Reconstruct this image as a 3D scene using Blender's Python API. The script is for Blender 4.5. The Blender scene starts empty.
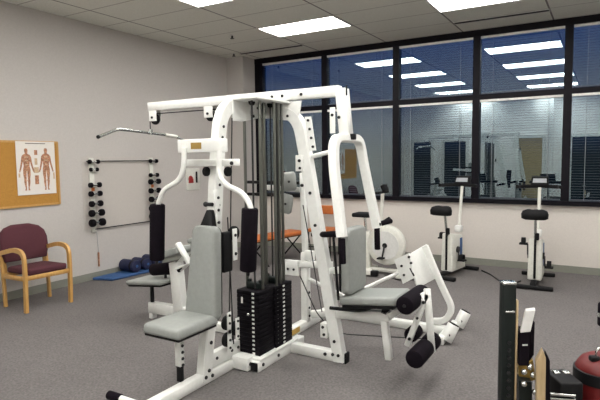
import bpy, bmesh, math, random
from mathutils import Vector as V, Matrix, Quaternion
random.seed(7)
PI = math.pi
sc = bpy.context.scene
C = sc.collection

# ------------------------------------------------------------------ camera
CAM = V((3.1261, -6.7828, 1.6334)); YAW, PITCH, ROLL, FPX = -0.5347, -0.0789, -0.0113, 517.93
cf = V((math.sin(YAW)*math.cos(PITCH), math.cos(YAW)*math.cos(PITCH), math.sin(PITCH)))
r0 = V((math.cos(YAW), -math.sin(YAW), 0)); u0 = r0.cross(cf)
cr = math.cos(ROLL)*r0 + math.sin(ROLL)*u0
cu = -math.sin(ROLL)*r0 + math.cos(ROLL)*u0

def at(px, py, X=None, Y=None, Z=None):
    """survey helper: where the sight line of a photo point meets a plane of the room"""
    d = cf + cr*((px-300)/FPX) - cu*((py-200)/FPX)
    if X is not None: t = (X-CAM.x)/d.x
    elif Y is not None: t = (Y-CAM.y)/d.y
    else: t = (Z-CAM.z)/d.z
    return CAM + d*t

cd = bpy.data.cameras.new('camera'); cam = bpy.data.objects.new('camera', cd); C.objects.link(cam)
cd.sensor_width = 36; cd.lens = FPX*36/600; cd.clip_start = .05
cam.matrix_world = Matrix(((cr.x, cu.x, -cf.x, CAM.x), (cr.y, cu.y, -cf.y, CAM.y), (cr.z, cu.z, -cf.z, CAM.z), (0, 0, 0, 1)))
sc.camera = cam

# ------------------------------------------------------------------ materials
def nodes(name):
    m = bpy.data.materials.new(name); m.use_nodes = True
    nt = m.node_tree; return m, nt, nt.nodes['Principled BSDF']

def mat(name, col, rough=.5, metal=0., var=.06, scale=30., bump=0., spec=.5, bscale=None):
    m, nt, b = nodes(name); N, L = nt.nodes, nt.links
    b.inputs['Roughness'].default_value = rough; b.inputs['Metallic'].default_value = metal
    b.inputs['Specular IOR Level'].default_value = spec
    tc = N.new('ShaderNodeTexCoord'); no = N.new('ShaderNodeTexNoise')
    no.inputs['Scale'].default_value = scale; no.inputs['Detail'].default_value = 4
    L.new(tc.outputs['Object'], no.inputs['Vector'])
    rp = N.new('ShaderNodeMapRange'); L.new(no.outputs['Fac'], rp.inputs['Value'])
    rp.inputs['From Min'].default_value = .3; rp.inputs['From Max'].default_value = .7
    rp.inputs['To Min'].default_value = 1-var; rp.inputs['To Max'].default_value = 1+var
    mx = N.new('ShaderNodeVectorMath'); mx.operation = 'SCALE'
    mx.inputs[0].default_value = col; L.new(rp.outputs[0], mx.inputs['Scale'])
    L.new(mx.outputs[0], b.inputs['Base Color'])
    if bump:
        n2 = N.new('ShaderNodeTexNoise'); n2.inputs['Scale'].default_value = bscale or scale*3; n2.inputs['Detail'].default_value = 3
        L.new(tc.outputs['Object'], n2.inputs['Vector'])
        bp = N.new('ShaderNodeBump'); bp.inputs['Strength'].default_value = bump; bp.inputs['Distance'].default_value = .004
        L.new(n2.outputs['Fac'], bp.inputs['Height']); L.new(bp.outputs[0], b.inputs['Normal'])
    return m

def wood(name, c1, c2, scale=6., stretch=(1, 1, 8)):
    m, nt, b = nodes(name); N, L = nt.nodes, nt.links
    tc = N.new('ShaderNodeTexCoord'); mp = N.new('ShaderNodeMapping'); L.new(tc.outputs['Object'], mp.inputs['Vector'])
    mp.inputs['Scale'].default_value = (8/stretch[0], 8/stretch[1], 8/stretch[2])
    no = N.new('ShaderNodeTexNoise'); no.inputs['Scale'].default_value = scale; no.inputs['Detail'].default_value = 6
    L.new(mp.outputs[0], no.inputs['Vector'])
    cr_ = N.new('ShaderNodeValToRGB'); cr_.color_ramp.elements[0].color = (*c1, 1); cr_.color_ramp.elements[1].color = (*c2, 1)
    cr_.color_ramp.elements[0].position = .3; cr_.color_ramp.elements[1].position = .7
    L.new(no.outputs['Fac'], cr_.inputs[0]); L.new(cr_.outputs[0], b.inputs['Base Color'])
    b.inputs['Roughness'].default_value = .38
    return m

def emit(name, col, s):
    m, nt, b = nodes(name)
    b.inputs['Base Color'].default_value = (.8, .8, .8, 1)
    b.inputs['Emission Color'].default_value = (*col, 1); b.inputs['Emission Strength'].default_value = s
    return m

M = {}
M['white'] = mat('white_enamel', (.83, .84, .81), .32, var=.03)
M['vinyl'] = mat('grey_vinyl', (.285, .30, .285), .48, var=.05, bump=.15)
M['foam'] = mat('black_foam', (.006, .004, .007), .85, var=.2, bump=.2, spec=.12)
M['black'] = mat('black_paint', (.008, .008, .009), .5, var=.1, spec=.2)
M['rubber'] = mat('black_rubber', (.009, .009, .010), .7, var=.1, spec=.18)
M['bolt'] = mat('dark_bolt', (.02, .02, .022), .45, .3)
M['chrome'] = mat('chrome', (.66, .68, .66), .16, 1., var=.02)
M['rod'] = mat('guide_rod', (.20, .21, .19), .28, 1., var=.05)
M['cable'] = mat('black_cable', (.015, .015, .016), .4)
M['plate'] = mat('black_iron', (.004, .003, .005), .6, var=.2, spec=.12)
M['label'] = mat('white_sticker', (.75, .76, .72), .5)
M['brass'] = mat('gold_sticker', (.34, .22, .05), .4)
M['yellow'] = mat('yellow_sticker', (.65, .42, .10), .5)
M['frame'] = mat('dark_bronze_frame', (.005, .004, .007), .5, var=.1, spec=.15)
M['headrail'] = mat('white_headrail', (.78, .77, .74), .4)
M['slat'] = mat('blind_slat', (.09, .10, .12), .45)
M['cord'] = mat('blind_cord', (.30, .32, .34), .6)
M['base'] = mat('vinyl_cove_base', (.245, .25, .215), .45, var=.04)
M['oak'] = wood('oak', (.50, .27, .075), (.62, .37, .13))
M['burgundy'] = mat('burgundy_fabric', (.085, .022, .032), .9, var=.25, scale=220, bump=.4)
M['cork'] = mat('cork', (.47, .235, .045), .85, var=.16, scale=120, bump=.3)
M['paper'] = mat('paper', (.80, .76, .71), .6, var=.02)
M['muscle'] = mat('muscle_red', (.43, .21, .12), .6, var=.5, scale=60)
M['bone'] = mat('bone_tan', (.58, .42, .27), .6, var=.2, scale=60)
M['ink'] = mat('ink', (.14, .12, .11), .6)
M['panel'] = mat('pale_panel', (.56, .525, .49), .45, var=.02)
M['red'] = mat('red_vinyl', (.13, .008, .008), .45, var=.25, scale=14, bump=.15)
M['redpaint'] = mat('red_paint', (.35, .03, .03), .4)
M['navy'] = mat('navy_foam', (.010, .014, .055), .6, var=.2)
M['blue'] = mat('blue_foam', (.03, .09, .24), .6, var=.1)
M['orange'] = mat('orange_vinyl', (.52, .15, .035), .5, var=.1)
M['tan'] = wood('tan_board', (.42, .30, .16), (.54, .41, .24))
M['ivory'] = mat('ivory_plastic', (.72, .72, .66), .4)
M['dkgreen'] = mat('dark_green_metal', (.007, .011, .010), .45, .0, spec=.3)
M['sprink'] = mat('sprinkler_metal', (.04, .04, .04), .4, .5)
M['door'] = mat('door_tan', (.38, .29, .15), .5)
M['doordark'] = mat('dark_doorway', (.012, .013, .014), .35)
M['doorframe'] = mat('door_frame_white', (.72, .72, .70), .45)
M['light'] = emit('fluorescent_diffuser', (1., .975, .93), 9.0)
M['lightframe'] = mat('light_frame', (.70, .70, .68), .5)

def wall_mat():
    m = mat('wall_vinyl', (.555, .527, .502), .75, var=.035, scale=55, bump=.25, bscale=260)
    return m
M['wall'] = wall_mat()
M['windowwall'] = mat('pale_wall_paint', (.68, .635, .59), .75, var=.03, scale=55, bump=.25, bscale=260)
M['whitewall'] = mat('white_wall_paint', (.88, .87, .86), .7, var=.02, scale=40)

def carpet():
    m, nt, b = nodes('grey_carpet'); N, L = nt.nodes, nt.links
    tc = N.new('ShaderNodeTexCoord')
    n1 = N.new('ShaderNodeTexNoise'); n1.inputs['Scale'].default_value = 1.3; n1.inputs['Detail'].default_value = 3
    n2 = N.new('ShaderNodeTexNoise'); n2.inputs['Scale'].default_value = 60; n2.inputs['Detail'].default_value = 5
    for n in (n1, n2): L.new(tc.outputs['Object'], n.inputs['Vector'])
    a = N.new('ShaderNodeMath'); a.operation = 'MULTIPLY_ADD'; L.new(n1.outputs['Fac'], a.inputs[0]); a.inputs[1].default_value = .25
    b2 = N.new('ShaderNodeMath'); b2.operation = 'MULTIPLY'; L.new(n2.outputs['Fac'], b2.inputs[0]); b2.inputs[1].default_value = .9
    L.new(b2.outputs[0], a.inputs[2])
    rp = N.new('ShaderNodeValToRGB'); L.new(a.outputs[0], rp.inputs[0])
    rp.color_ramp.elements[0].position = .3; rp.color_ramp.elements[1].position = .8
    rp.color_ramp.elements[0].color = (.104, .097, .096, 1); rp.color_ramp.elements[1].color = (.205, .191, .186, 1)
    L.new(rp.outputs[0], b.inputs['Base Color']); b.inputs['Roughness'].default_value = .95
    b.inputs['Specular IOR Level'].default_value = .15
    bp = N.new('ShaderNodeBump'); bp.inputs['Strength'].default_value = .5; bp.inputs['Distance'].default_value = .006
    n3 = N.new('ShaderNodeTexNoise'); n3.inputs['Scale'].default_value = 160; L.new(tc.outputs['Object'], n3.inputs['Vector'])
    L.new(n3.outputs['Fac'], bp.inputs['Height']); L.new(bp.outputs[0], b.inputs['Normal'])
    return m
M['carpet'] = carpet()

def ceiling_mat():
    # acoustic tiles 4 ft x 2 ft in a suspended grid: seams every 1.2192 m in x and 0.6096 m in y
    m, nt, b = nodes('acoustic_tiles'); N, L = nt.nodes, nt.links
    tc = N.new('ShaderNodeTexCoord'); sx = N.new('ShaderNodeSeparateXYZ'); L.new(tc.outputs['Object'], sx.inputs[0])
    def seam(out, pitch, w):
        k = N.new('ShaderNodeMath'); k.operation = 'PINGPONG'; L.new(out, k.inputs[0]); k.inputs[1].default_value = pitch/2
        l = N.new('ShaderNodeMath'); l.operation = 'LESS_THAN'; L.new(k.outputs[0], l.inputs[0]); l.inputs[1].default_value = w
        return l.outputs[0]
    a = seam(sx.outputs[0], 1.2192, .011); c = seam(sx.outputs[1], .6096, .008)
    no = N.new('ShaderNodeTexNoise'); no.inputs['Scale'].default_value = 70; no.inputs['Detail'].default_value = 4
    L.new(tc.outputs['Object'], no.inputs['Vector'])
    rp = N.new('ShaderNodeValToRGB'); L.new(no.outputs['Fac'], rp.inputs[0])
    rp.color_ramp.elements[0].position = .3; rp.color_ramp.elements[1].position = .7
    rp.color_ramp.elements[0].color = (.73, .74, .675, 1); rp.color_ramp.elements[1].color = (.83, .84, .77, 1)
    m1 = N.new('ShaderNodeMix'); m1.data_type = 'RGBA'; L.new(c, m1.inputs['Factor'])
    L.new(rp.outputs[0], m1.inputs['A']); m1.inputs['B'].default_value = (.42, .40, .37, 1)
    m2 = N.new('ShaderNodeMix'); m2.data_type = 'RGBA'; L.new(a, m2.inputs['Factor'])
    L.new(m1.outputs['Result'], m2.inputs['A']); m2.inputs['B'].default_value = (.22, .21, .20, 1)
    L.new(m2.outputs['Result'], b.inputs['Base Color']); b.inputs['Roughness'].default_value = .9
    return m
M['ceiling'] = ceiling_mat()

def glass_mat():
    # coated office glazing: part mirror, part clear
    m = bpy.data.materials.new('coated_glass'); m.use_nodes = True; nt = m.node_tree; N, L = nt.nodes, nt.links
    N.clear(); o = N.new('ShaderNodeOutputMaterial'); mx = N.new('ShaderNodeMixShader')
    g = N.new('ShaderNodeBsdfGlossy'); g.inputs['Roughness'].default_value = .0; g.inputs['Color'].default_value = (.84, .96, .97, 1)
    t = N.new('ShaderNodeBsdfTransparent'); t.inputs['Color'].default_value = (.75, .85, .9, 1)
    mx.inputs[0].default_value = .215
    L.new(t.outputs[0], mx.inputs[1]); L.new(g.outputs[0], mx.inputs[2]); L.new(mx.outputs[0], o.inputs[0])
    return m
M['glass'] = glass_mat()

# dusk sky outside
w = bpy.data.worlds.new('dusk'); sc.world = w; w.use_nodes = True
wn, wl = w.node_tree.nodes, w.node_tree.links
tc = wn.new('ShaderNodeTexCoord'); sp = wn.new('ShaderNodeSeparateXYZ'); wl.new(tc.outputs['Generated'], sp.inputs[0])
rp = wn.new('ShaderNodeValToRGB'); wl.new(sp.outputs[2], rp.inputs[0])
rp.color_ramp.elements[0].position = .0; rp.color_ramp.elements[0].color = (.0015, .004, .007, 1)
rp.color_ramp.elements[1].position = .25; rp.color_ramp.elements[1].color = (.004, .032, .135, 1)
e_ = rp.color_ramp.elements.new(.06); e_.color = (.004, .014, .045, 1)
wl.new(rp.outputs[0], wn['Background'].inputs[0]); wn['Background'].inputs[1].default_value = 1.0

# ------------------------------------------------------------------ mesh builder
def axes(d, up=V((0, 0, 1))):
    d = d.normalized()
    if abs(d.dot(up)) > .999: up = V((0, 1, 0))
    s = d.cross(up).normalized(); u = s.cross(d).normalized()
    return s, u, d

class MB:
    def __init__(s): s.bm = bmesh.new(); s.mats = []; s.cur = 0
    def m(s, name):
        if name not in s.mats: s.mats.append(name)
        s.cur = s.mats.index(name); return s
    def _mark(s, faces, smooth=None):
        for f in faces:
            f.material_index = s.cur
            if smooth is not None: f.smooth = smooth
    def hexa(s, P, bevel=0., seg=2):
        """eight corners: bottom 4 ccw, top 4 ccw"""
        bm = bmesh.new()
        v = [bm.verts.new(p) for p in P]
        for q in ((3, 2, 1, 0), (4, 5, 6, 7), (0, 1, 5, 4), (1, 2, 6, 5), (2, 3, 7, 6), (3, 0, 4, 7)): bm.faces.new([v[i] for i in q])
        bmesh.ops.recalc_face_normals(bm, faces=bm.faces)
        if bevel: bmesh.ops.bevel(bm, geom=bm.edges[:], offset=bevel, segments=seg, profile=.5, affect='EDGES')
        s._merge(bm, smooth=bool(bevel)); return s
    def _merge(s, bm, smooth=False):
        for f in bm.faces: f.material_index = s.cur; f.smooth = smooth
        me = bpy.data.meshes.new('tmp'); bm.to_mesh(me); bm.free(); s.bm.from_mesh(me); bpy.data.meshes.remove(me)
    def box(s, c, size, bevel=0., seg=2, rot=None):
        c = V(c); h = V(size)/2; R = rot or Matrix.Identity(3)
        P = [c+R@V((x*h.x, y*h.y, z*h.z)) for z in (-1, 1) for x, y in ((-1, -1), (1, -1), (1, 1), (-1, 1))]
        return s.hexa(P, bevel, seg)
    def span(s, lo, hi, bevel=0.):
        lo, hi = V(lo), V(hi); return s.box((lo+hi)/2, hi-lo, bevel)
    def beam(s, a, b, wd, ht, bevel=.004, up=V((0, 0, 1))):
        """square tube from a to b; wd across, ht along up"""
        a, b = V(a), V(b); sd, u, d = axes(b-a, up); R = Matrix((sd, u, d)).transposed()
        return s.box((a+b)/2, (wd, ht, (b-a).length), bevel, 1, R)
    def cyl(s, a, b, r, r2=None, n=16, bevel=0.):
        a, b = V(a), V(b); r2 = r if r2 is None else r2; sd, u, d = axes(b-a)
        prof = [(0, 0), (r, 0), (r2, (b-a).length), (0, (b-a).length)]
        if bevel:
            l = (b-a).length
            prof = [(0, 0), (r-bevel, 0), (r-bevel*.3, bevel*.3), (r, bevel), (r2, l-bevel), (r2-bevel*.3, l-bevel*.3), (r2-bevel, l), (0, l)]
        return s.lathe(a, prof, (sd, u, d), n)
    def lathe(s, o, prof, ax=None, n=20):
        o = V(o); sd, u, d = ax or (V((1, 0, 0)), V((0, 1, 0)), V((0, 0, 1)))
        bm = bmesh.new(); rings = []
        for r, h in prof:
            if r <= 1e-6: rings.append([bm.verts.new(o+d*h)])
            else: rings.append([bm.verts.new(o+d*h+sd*(r*math.cos(2*PI*k/n))+u*(r*math.sin(2*PI*k/n))) for k in range(n)])
        for A, B in zip(rings, rings[1:]):
            for k in range(n):
                k2 = (k+1) % n
                q = [A[k % len(A)], A[k2 % len(A)], B[k2 % len(B)], B[k % len(B)]]
                q = list(dict.fromkeys(q))
                if len(q) > 2: bm.faces.new(q)
        bmesh.ops.recalc_face_normals(bm, faces=bm.faces)
        for e in bm.edges:
            if len(e.link_faces) == 2 and e.calc_face_angle(0) > .7: e.smooth = False
        s._merge(bm, True); return s
    def sweep(s, path, prof, up=None, smooth=True, closed=False):
        """profile (list of 2-D points) swept along a path"""
        path = [V(p) for p in path]; n = len(path); bm = bmesh.new(); rings = []
        tang = []
        for i in range(n):
            a = path[i-1] if i or closed else path[i]; b = path[(i+1) % n] if i < n-1 or closed else path[i]
            d = V((0, 0, 0))
            if (path[i]-a).length: d += (path[i]-a).normalized()
            if (b-path[i]).length: d += (b-path[i]).normalized()
            tang.append(d.normalized())
        u = up or (V((0, 0, 1)) if abs(tang[0].z) < .9 else V((0, 1, 0)))
        for i in range(n):
            t = tang[i]; sd = t.cross(u).normalized(); uu = sd.cross(t).normalized()
            if up is None: u = uu
            sc_ = 1.
            if 0 < i < n-1:
                c = (path[i]-path[i-1]).normalized().dot(tang[i]); sc_ = 1/max(c, .5)
            rings.append([bm.verts.new(path[i]+sd*x+uu*y) for x, y in prof])
        k = len(prof)
        rr = list(zip(rings, rings[1:])) + ([(rings[-1], rings[0])] if closed else [])
        for A, B in rr:
            for j in range(k): bm.faces.new((A[j], A[(j+1) % k], B[(j+1) % k], B[j]))
        if not closed: bm.faces.new(rings[0][::-1]); bm.faces.new(rings[-1])
        bmesh.ops.recalc_face_normals(bm, faces=bm.faces)
        for e in bm.edges:
            if len(e.link_faces) == 2 and e.calc_face_angle(0) > .6: e.smooth = False
        s._merge(bm, smooth); return s
    def tube(s, path, r, n=12): return s.sweep(path, [(r*math.cos(2*PI*k/n), r*math.sin(2*PI*k/n)) for k in range(n)])
    def rtube(s, path, a, b, up=None, c=.008):
        """rectangular tube with eased corners, a across, b along up"""
        a, b = a/2, b/2
        return s.sweep(path, [(-a+c, -b), (a-c, -b), (a, -b+c), (a, b-c), (a-c, b), (-a+c, b), (-a, b-c), (-a, -b+c)], up)
    def poly(s, pts, th):
        """planar outline extruded by vector th"""
        th = V(th); bm = bmesh.new(); A = [bm.verts.new(p) for p in pts]; B = [bm.verts.new(V(p)+th) for p in pts]; n = len(A)
        bm.faces.new(A[::-1]); bm.faces.new(B)
        for k in range(n): bm.faces.new((A[k], A[(k+1) % n], B[(k+1) % n], B[k]))
        bmesh.ops.recalc_face_normals(bm, faces=bm.faces); s._merge(bm); return s
    def ball(s, c, r, sz=(1, 1, 1), n=14):
        bm = bmesh.new(); bmesh.ops.create_uvsphere(bm, u_segments=n, v_segments=n//2+2, radius=r)
        for v in bm.verts: v.co = V((v.co.x*sz[0], v.co.y*sz[1], v.co.z*sz[2]))+V(c)
        s._merge(bm, True); return s
    def done(s, name, parent=None, mats=None, label=None):
        me = bpy.data.meshes.new(name); 
        origin = V((0, 0, 0))
        if parent is None:
            cs = [v.co for v in s.bm.verts]
            lo = V((min(c[i] for c in cs) for i in range(3))); hi = V((max(c[i] for c in cs) for i in range(3)))
            origin = V(((lo.x+hi.x)/2, (lo.y+hi.y)/2, lo.z))
            bmesh.ops.translate(s.bm, verts=s.bm.verts, vec=-origin)
        s.bm.to_mesh(me); s.bm.free()
        for k in s.mats: me.materials.append(M[k])
        o = bpy.data.objects.new(name, me); C.objects.link(o)
        if parent is not None:
            o.parent = parent
            R = wmat(parent)
            if R != Matrix.Identity(4): me.transform(R.inverted())
        else: o.location = origin
        if label: o['label'] = label
        return o

def wmat(o):
    m = Matrix.Translation(o.location) @ o.rotation_euler.to_matrix().to_4x4()
    return wmat(o.parent) @ m if o.parent else m

def mb(m): return MB().m(m)
def tag(o, label, cat, group=None):
    o['label'] = label; o['category'] = cat
    if group: o['group'] = group
    return o
def thing(name, label, cat, loc=(0, 0, 0), rz=0., group=None):
    o = bpy.data.objects.new(name, None); C.objects.link(o); o.location = loc; o.rotation_euler = (0, 0, rz)
    o.empty_display_size = .1
    return tag(o, label, cat, group)
def struct(o): o['kind'] = 'structure'; return o
def copy_tree(o, parent=None):
    c = o.copy(); C.objects.link(c)
    if parent is not None: c.parent = parent
    for ch in [x for x in bpy.data.objects if x.parent == o]: copy_tree(ch, c)
    return c
def fillet(pts, rad, n=6):
    pts = [V(p) for p in pts]; out = [pts[0]]
    for i in range(1, len(pts)-1):
        a, p, b = pts[i-1], pts[i], pts[i+1]
        r = rad if not isinstance(rad, (list, tuple)) else rad[i-1]
        d1, d2 = (a-p), (b-p); l = min(r, d1.length*.49, d2.length*.49)
        q1, q2 = p+d1.normalized()*l, p+d2.normalized()*l
        for k in range(n+1):
            t = k/n; out.append(q1*(1-t)**2+p*2*t*(1-t)+q2*t*t)
    out.append(pts[-1]); return out

bolt_me = {}
def bolt(parent, p, ax, r=.013):
    """dark bolt head: a sub-part of the member it holds"""
    key = (ax, r)
    if key not in bolt_me:
        b = mb('bolt'); d = {'x': V((1, 0, 0)), 'y': V((0, 1, 0)), 'z': V((0, 0, 1))}[ax]
        b.cyl(-d*.008, d*.008, r, n=10, bevel=.003)
        me = bpy.data.meshes.new('bolt'); b.bm.to_mesh(me); b.bm.free(); me.materials.append(M['bolt']); bolt_me[key] = me
    o = bpy.data.objects.new('bolt', bolt_me[key]); C.objects.link(o); o.parent = parent
    o.location = wmat(parent).inverted() @ V(p)
    return o

# ------------------------------------------------------------------ room
H = 3.495; XL = -2.953; YW = 1.297; XR = 6.4; YB = -8.0; YB2 = -8.35; XJ = 1.7
struct(mb('carpet').span((XL-.2, YB2-.2, -.12), (XR+.2, YW+.3, 0)).done('floor'))
c_ = mb('ceiling').span((XL-.2, YB2-.2, H), (XR+.2, YW+.3, H+.12)); co = c_.done('ceiling'); struct(co)
# keep tile seams on the surveyed grid (seams at x = 0, y = 0 of the room)
co.data.transform(Matrix.Translation(co.location)); co.location = (0, 0, 0)
struct(mb('wall').span((XL-.2, YB2-.2, 0), (XL, YW+.3, H)).done('wall_left'))
struct(mb('wall').span((XR, YB2-.2, 0), (XR+.2, YW+.3, H)).done('wall_right'))
ZS = .945; ZT = 3.40
struct(mb('windowwall').span((XL, YW, 0), (XR, YW+.2, ZS)).done('wall_back'))
struct(mb('wall').span((XL, .89, 0), (-2.585, YW+.2, H)).done('wall_corner'))
bw = mb('whitewall').span((XL, YB-.2, 0), (XJ, YB, H)).span((XJ-.2, YB2-.2, 0), (XJ, YB, H)).span((XJ, YB2-.2, 0), (XR, YB2, H))
struct(bw.done('wall_front'))
struct(mb('base').span((XL, YB, 0), (XL+.012, .89, .10)).done('baseboard_left'))
struct(mb('base').span((-2.585, YW-.012, 0), (XR, YW, .10)).done('baseboard_back'))
struct(mb('base').span((XL+.012, .878, 0), (-2.573, .89, .10)).span((-2.585, .89, 0), (-2.573, YW-.012, .10)).done('baseboard_corner'))

# window wall: bronze frame, coated panes, one bay after another
mull = [-2.58, -1.135, .162, 1.412, 2.624, 3.84, 5.06, 6.36]
HT, FB = .085, .075
struct(mb('frame').span((-2.585, YW-.05, ZT), (XR, YW+.07, H)).done('trim_1'))
struct(mb('frame').span((-2.585, YW-.06, ZS), (XR, YW+.07, ZS+.065)).done('trim_2'))
ZTR = 2.48
for i in range(len(mull)-1):
    x0, x1 = mull[i], mull[i+1]
    g = mb('glass').span((x0, YW+.02, ZS+.06), (x1, YW+.026, ZT+.005)).done('window_%d' % (i+1)); struct(g)
    mw = .062 if i else .16
    f = mb('frame').span((x0-(.04 if i else .005), YW-.045, ZS+.06), (x0+mw, YW+.06, ZT)).span((x0+mw, YW-.045, ZTR), (x1-.04, YW+.06, ZTR+.075))
    f.done('window_frame', g)
# blinds: headrail + slats left open, upper and lower light of each bay
def blind(x0, x1, ztop, zbot, label):
    y = YW-.005
    t = thing('window_blind', label, 'blind', ((x0+x1)/2, y, zbot), 0, 'horizontal blinds in the window bays')
    mb('headrail').span((x0, y-.03, ztop-.035), (x1, y+.012, ztop), .003).done('headrail', t)
    s = mb('slat'); z = zbot+.012
    while z < ztop-.045:
        s.span((x0+.01, y-.008, z), (x1-.01, y+.006, z+.0012)); z += .036
    s.done('slats', t)
    for fx in (.16, .84):
        xx = x0+(x1-x0)*fx; mb('cord').span((xx-.002, y-.012, zbot), (xx+.002, y-.010, ztop-.035)).done('ladder_cord', t)
    mb('slat').span((x0+.01, y-.01, zbot), (x1-.01, y+.008, zbot+.012)).done('bottom_rail', t)
bl = ['second bay, behind the beam end', 'third bay, behind the press arm', 'bay above the bike with its seat turned', 'bay at the right edge of the picture']
names = ['leftmost window bay beside the corner column', 'second window bay from the corner column', 'third window bay from the corner column',
         'fourth window bay from the corner column', 'rightmost window bay in view']
for i in range(5):
    x0, x1 = mull[i]+(.066 if i else .165), mull[i+1]-.044
    blind(x0, x1, ZT, ZTR+.085, 'open horizontal blind in the upper pane of the '+names[i])
    blind(x0, x1, ZTR-.002, ZS+.075, 'open horizontal blind in the lower pane of the '+names[i])

# opposite wall, seen mirrored in the panes
def door(n, x0, x1, y, h, m):
    d = struct(mb(m).span((x0, y, 0), (x1, y+.04, h)).done('door_%d' % n))
    mb('doorframe').span((x0-.09, y, 0), (x0, y+.07, h+.09)).span((x1, y, 0), (x1+.09, y+.07, h+.09)).span((x0, y, h), (x1, y+.07, h+.09)).done('door_frame', d)
    mb('chrome').cyl((x1-.08, y+.04, 1.0), (x1-.08, y+.10, 1.0), .012).cyl((x1-.19, y+.10, 1.0), (x1-.07, y+.10, 1.0), .011).done('door_handle', d)
door(1, -2.60, -2.0, YB, 2.15, 'doordark'); door(2, -1.55, -.85, YB, 2.15, 'doordark'); door(3, .75, 1.42, YB, 2.2, 'door'); door(4, 2.2, 3.3, YB2, 2.2, 'doordark')

# ------------------------------------------------------------------ ceiling lights
G = 1.2192
def light(x, k, label):
    y1 = -k*1.8288; y0 = y1-.6096
    t = thing('ceiling_light', label, 'light', (x+G/2, (y0+y1)/2, H-.02), 0, 'fluorescent ceiling panels')
    f = mb('lightframe'); a, b = .022, H-.012
    f.span((x, y0, b), (x+G, y0+a, H)).span((x, y1-a, b), (x+G, y1, H)).span((x, y0+a, b), (x+a, y1-a, H)).span((x+G-a, y0+a, b), (x+G, y1-a, H))
    f.done('frame', t)
    mb('light').span((x+a, y0+a, H-.006), (x+G-a, y1-a, H)).done('diffuser', t)
rows = ['nearest the window', 'second from the window', 'third from the window', 'fourth from the window', 'fifth from the window']
for xi, colname in ((-G, 'left'), (G, 'middle'), (3*G, 'right')):
    for k in range(5):
        light(xi, k, 'glowing fluorescent ceiling panel, %s, in the %s row of lights' % (rows[k], colname))

def vent(x0, x1, y, label):
    t = thing('ceiling_vent', label, 'vent', ((x0+x1)/2, y, H-.02), 0, 'slot diffusers')
    mb('black').span((x0, y-.045, H-.006), (x1, y+.045, H)).done('slot', t)
    mb('lightframe').span((x0-.01, y-.055, H-.008), (x1+.01, y-.045, H)).span((x0-.01, y+.045, H-.008), (x1+.01, y+.055, H)).done('frame', t)
vent(-2.50, -1.25, .70, 'long dark slot air vent in the ceiling near the corner column')
vent(1.24, 2.43, .68, 'long dark slot air vent in the ceiling beside the middle window')
def sprinkler(x, y, label):
    t = thing('ceiling_sprinkler', label, 'sprinkler', (x, y, H-.06), 0, 'ceiling sprinklers')
    mb('headrail').lathe((x, y, H-.012), [(0, 0), (.035, 0), (.042, .012), (0, .012)]).done('escutcheon', t)
    mb('sprink').cyl((x, y, H-.05), (x, y, H-.01), .014).lathe((x, y, H-.058), [(0, 0), (.03, .002), (.03, .008), (0, .01)]).done('head', t)
sprinkler(-1.76, -.47, 'small dark ceiling sprinkler left of the lit panel')
sprinkler(-2.56, .60, 'small dark ceiling sprinkler beside the corner column')

# ------------------------------------------------------------------ multi-station gym
gym = thing('multi_gym', 'large white four-station weight machine with grey pads and black weight stacks', 'exercise machine', (.63, -3.2, 0))
X1 = .63; Y0 = -3.12
def part(b, name, label=None): return b.done(name, gym, label=label)
# top beam
tb = part(mb('white').beam((-.735, Y0, 2.155), (1.33, Y0, 2.155), .07, .082), 'top_beam')
for x in (.72, .82, 1.0): bolt(tb, (x, Y0-.036, 2.15), 'y')
# front upright, leaning back and curling over to the beam
p1 = fillet([(X1, -3.985, .02), (X1, -3.86, .75), (X1, -3.775, 1.62), (X1, -3.71, 2.065), (X1, -3.10, 2.065)], [.3, .3, .26])
u1 = part(mb('white').rtube(p1, .075, .10, up=None), 'front_upright')
for z, y in ((1.88, -3.735), (1.80, -3.75), (1.45, -3.795), (1.30, -3.81), (1.2, -3.82)): bolt(u1, (X1+.038, y, z), 'x', .011)
for z, y in ((.30, -3.935), (.10, -3.965), (.05, -3.93), (.06, -4.0)): bolt(u1, (X1+.038, y, z), 'x', .014)
# side upright
p2 = fillet([(1.32, Y0, .0), (1.125, Y0, 1.07), (1.015, Y0, 1.68), (.945, Y0, 2.015), (.60, Y0, 2.03)], [.3, .3, .24])
u2 = part(mb('white').rtube(p2, .10, .075, up=V((0, 1, 0))), 'side_upright')
for x, z in ((1.285, .17), (1.32, .06), (1.27, .06), (1.00, 1.55), (1.0, 1.42), (1.075, 1.36), (1.12, 1.10)): bolt(u2, (x, Y0-.04, z), 'y', .013)
# gussets under the beam
g1 = part(mb('white').poly([(.70, -3.155, 2.10), (1.0, -3.155, 2.10), (.965, -3.155, 1.94), (.72, -3.155, 1.965)], (0, .012, 0)), 'gusset_plate')
for x, z in ((.75, 2.07), (.75, 1.985), (.87, 1.985)): bolt(g1, (x, -3.157, z), 'y', .012)
g2 = part(mb('white').poly([(X1+.03, -3.62, 2.09), (X1+.03, -3.22, 2.09), (X1+.03, -3.22, 1.98), (X1+.03, -3.5, 1.93), (X1+.03, -3.62, 1.93)], (.012, 0, 0)), 'gusset_plate')
for y, z in ((-3.3, 2.05), (-3.36, 1.98)): bolt(g2, (X1+.042, y, z), 'x', .012)
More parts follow.
